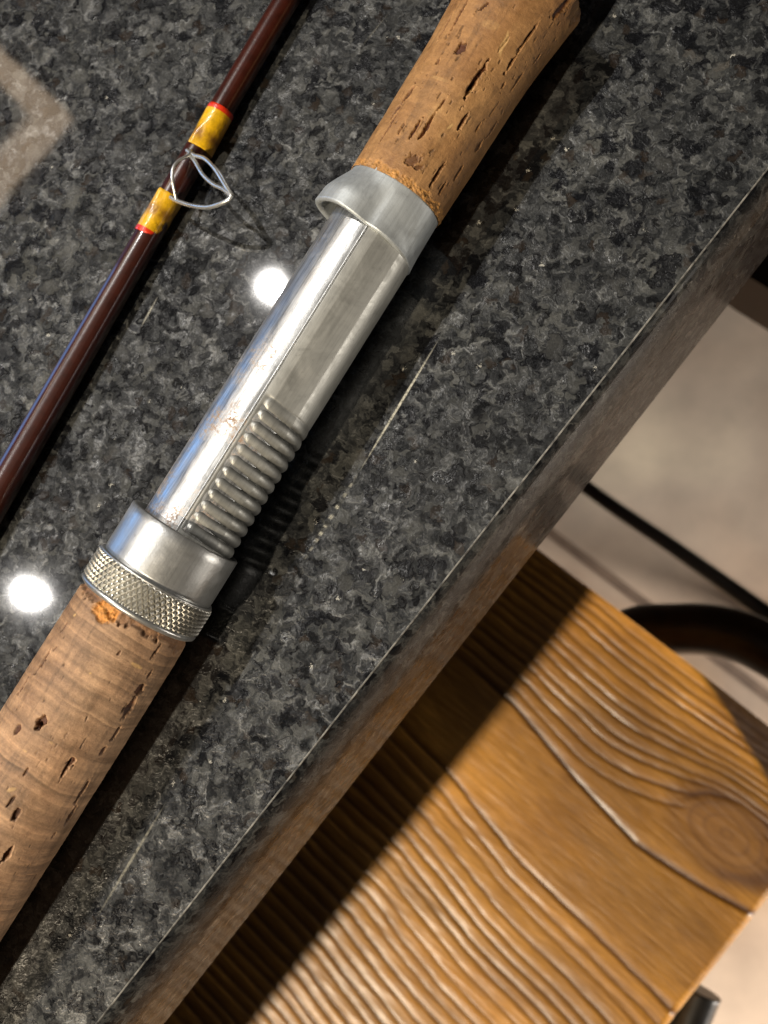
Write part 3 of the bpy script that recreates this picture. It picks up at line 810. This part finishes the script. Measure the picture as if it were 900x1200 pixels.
    col = col*(1-.30*fineln[..., None]*np.array([.8, 1., 1.2]))
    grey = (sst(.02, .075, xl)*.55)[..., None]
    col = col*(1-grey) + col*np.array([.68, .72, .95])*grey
    col = col*(1+.75*fbm(U_*9, V_*34, 0*U_, 4, 55))[..., None]
    corner_shade = (sst(.0002, .0022, drop + .0006*fbm(U_*90, V_*90, 0*U_, 3, 71)))[..., None]*.90  # shade on the sloping corner, painted dark into the wood
    col = col*(1-corner_shade) + np.array([.030, .012, .005])*(1+.8*groove[..., None])*corner_shade
    kd = kn[..., None]*.55; col = col*(1-kd) + np.array([.27, .135, .06])*kd
    halo = np.exp(-((kr-1.2)/.30)**2)*(.45+.4*sst(-.004, .01, du)); dk = halo[..., None]; col = col*(1-dk) + np.array([.13, .058, .035])*dk
    inr = (kn*sst(.3, .9, np.sin(kr*17+2*fbm(U_*60, V_*60, 0*U_, 2, 5)))*.28)[..., None]; col = col*(1-inr) + np.array([.12, .05, .025])*inr
    Vt = SO + U_[..., None]*SU + V_[..., None]*SV + h[..., None]*Z
    V_all = [Vt.reshape(-1, 3)]; Q_all = [grid_quads(nu, nv)]
    C_all = [col.reshape(-1, 3)]; off = nu*nv
    # sides
    def side(idx):
        nonlocal off
        tp = Vt.reshape(-1, 3)[idx]; bt = tp.copy(); bt[:, 2] = SEAT_Z-SEAT_T
        V_all.append(np.vstack([tp, bt])); c_ = col.reshape(-1, 3)[idx]
        C_all.append(np.vstack([c_*.8, c_*.8])); Q_all.append(grid_quads(2, len(idx))+off); off += 2*len(idx)
    ids = np.arange(nu*nv).reshape(nu, nv)
    for idx in (ids[0], ids[-1], ids[:, 0], ids[:, -1]): side(idx)
    cr = [SO+SU*a+SV*b_+Z*(-SEAT_T) for a, b_ in ((uu[0], 0), (uu[-1], 0), (uu[-1], SEAT_W), (uu[0], SEAT_W))]
    V_all.append(np.array(cr)); C_all.append(np.ones((4, 3))*light*.5); Q_all.append(np.array([[0, 1, 2, 3]])+off)
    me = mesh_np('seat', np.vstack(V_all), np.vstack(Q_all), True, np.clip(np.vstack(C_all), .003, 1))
    bm = bmesh.new(); bm.from_mesh(me); bmesh.ops.recalc_face_normals(bm, faces=bm.faces)
    bm.to_mesh(me); bm.free()
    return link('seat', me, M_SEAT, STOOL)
seat()
def S(u, v, z): return SO + SU*u + SV*v + Z*(z-SEAT_Z)
uo, ui = U_OUT, U_OUT-SEAT_D
for (u, v, du, dv) in ((uo-.03, .115, .05, -.05), (uo-.03, SEAT_W-.05, .05, .05), (ui+.04, .05, -.04, -.04), (ui+.04, SEAT_W-.05, -.04, .05)):
    tube('leg', [S(u, v, SEAT_Z-SEAT_T-.001), S(u+du*.5, v+dv*.5, -.55), S(u+du, v+dv, FZ+.001)], [.014, .012, .010], M_BLACK, STOOL, 16, 4)
tube('mounting_bracket', [unproj(822, 1160, -.262), unproj(812, 1185, -.262), unproj(800, 1215, -.262), unproj(770, 1260, -.262)], .008, M_BLACK, STOOL, 12, 4)
# curved tube under the seat and the straight foot bar
tube('frame_ring', [unproj(*p) for p in ((700, 790, -.30), (736, 744, -.295), (790, 737, -.29), (850, 741, -.285), (905, 764, -.28), (1000, 830, -.275), (1060, 960, -.275), (1010, 1120, -.28))], .0112, M_RING, STOOL, 18, 8)
tube('foot_bar', [unproj(560, 470, -.52), unproj(690, 573, -.50), unproj(790, 642, -.46), unproj(905, 724, -.40), unproj(1060, 840, -.36)], .0046, M_BLACK, STOOL, 14, 6)

# neighbour stool, a copy further along the counter
corner = unproj(879, 325, SEAT_Z)
shift = (corner-SO-SV*SEAT_W) @ E
st2 = STOOL.copy(); COL.objects.link(st2); st2.location = Vector(STOOL.location) + Vector(E*shift)
st2['label'] = 'dark bar stool peeking in with its dark seat side beyond the granite edge'
for ch in list(STOOL.children):
    c = ch.copy(); COL.objects.link(c); c.parent = st2
    c.matrix_parent_inverse = ch.matrix_parent_inverse.copy()
    if ch.name.startswith('seat'):
        c.material_slots[0].link = 'OBJECT'; c.material_slots[0].material = M_DARKSEAT  # copied seat gets a darker wood than the first

# ------------------------------------------------------------------ lit ceiling frame mirrored in the polish
M_EM = bpy.data.materials.new('lit_diffuser'); M_EM.use_nodes = True
nt = M_EM.node_tree; nt.nodes.clear()
em = nt.nodes.new('ShaderNodeEmission'); em.inputs[0].default_value = (1, .74, .50, 1); em.inputs[1].default_value = 5
out = nt.nodes.new('ShaderNodeOutputMaterial'); nt.links.new(em.outputs[0], out.inputs[0])
def mirror_pt(x, y, h):
    dd = ray(x, y)*[1, 1, -1]; p = unproj(x, y, 0); return p + dd*(h/dd[2])
h_ = 1.45
ko, ki = mirror_pt(76, 130, h_), mirror_pt(38, 138, h_)
a1 = mirror_pt(-4, 50, h_)-ko; a2 = mirror_pt(-4, 225, h_)-ko
a1 /= np.linalg.norm(a1); a2 /= np.linalg.norm(a2)
A_, B_, Wd = .55, .60, .055
bm = bmesh.new()
outer = [ko, ko+a1*A_, ko+a1*A_+a2*B_, ko+a2*B_]
ins = [ko+a1*Wd+a2*Wd, ko+a1*(A_-Wd)+a2*Wd, ko+a1*(A_-Wd)+a2*(B_-Wd), ko+a1*Wd+a2*(B_-Wd)]
rings_ = [[bm.verts.new(Vector(p)+Vector((0, 0, dz))) for p in lst] for dz in (0, .03) for lst in (outer, ins)]
for i in range(4):
    j = (i+1) % 4
    bm.faces.new((rings_[0][i], rings_[0][j], rings_[1][j], rings_[1][i]))
    bm.faces.new((rings_[2][i], rings_[2][j], rings_[3][j], rings_[3][i]))
    bm.faces.new((rings_[0][i], rings_[0][j], rings_[2][j], rings_[2][i]))
    bm.faces.new((rings_[1][i], rings_[1][j], rings_[3][j], rings_[3][i]))
bmesh.ops.recalc_face_normals(bm, faces=bm.faces)
me = bpy.data.meshes.new('ceiling_light_frame'); bm.to_mesh(me); bm.free()
tag(link('ceiling_light_frame', me, M_EM), 'glowing square frame light on the ceiling above the counter', 'ceiling light')
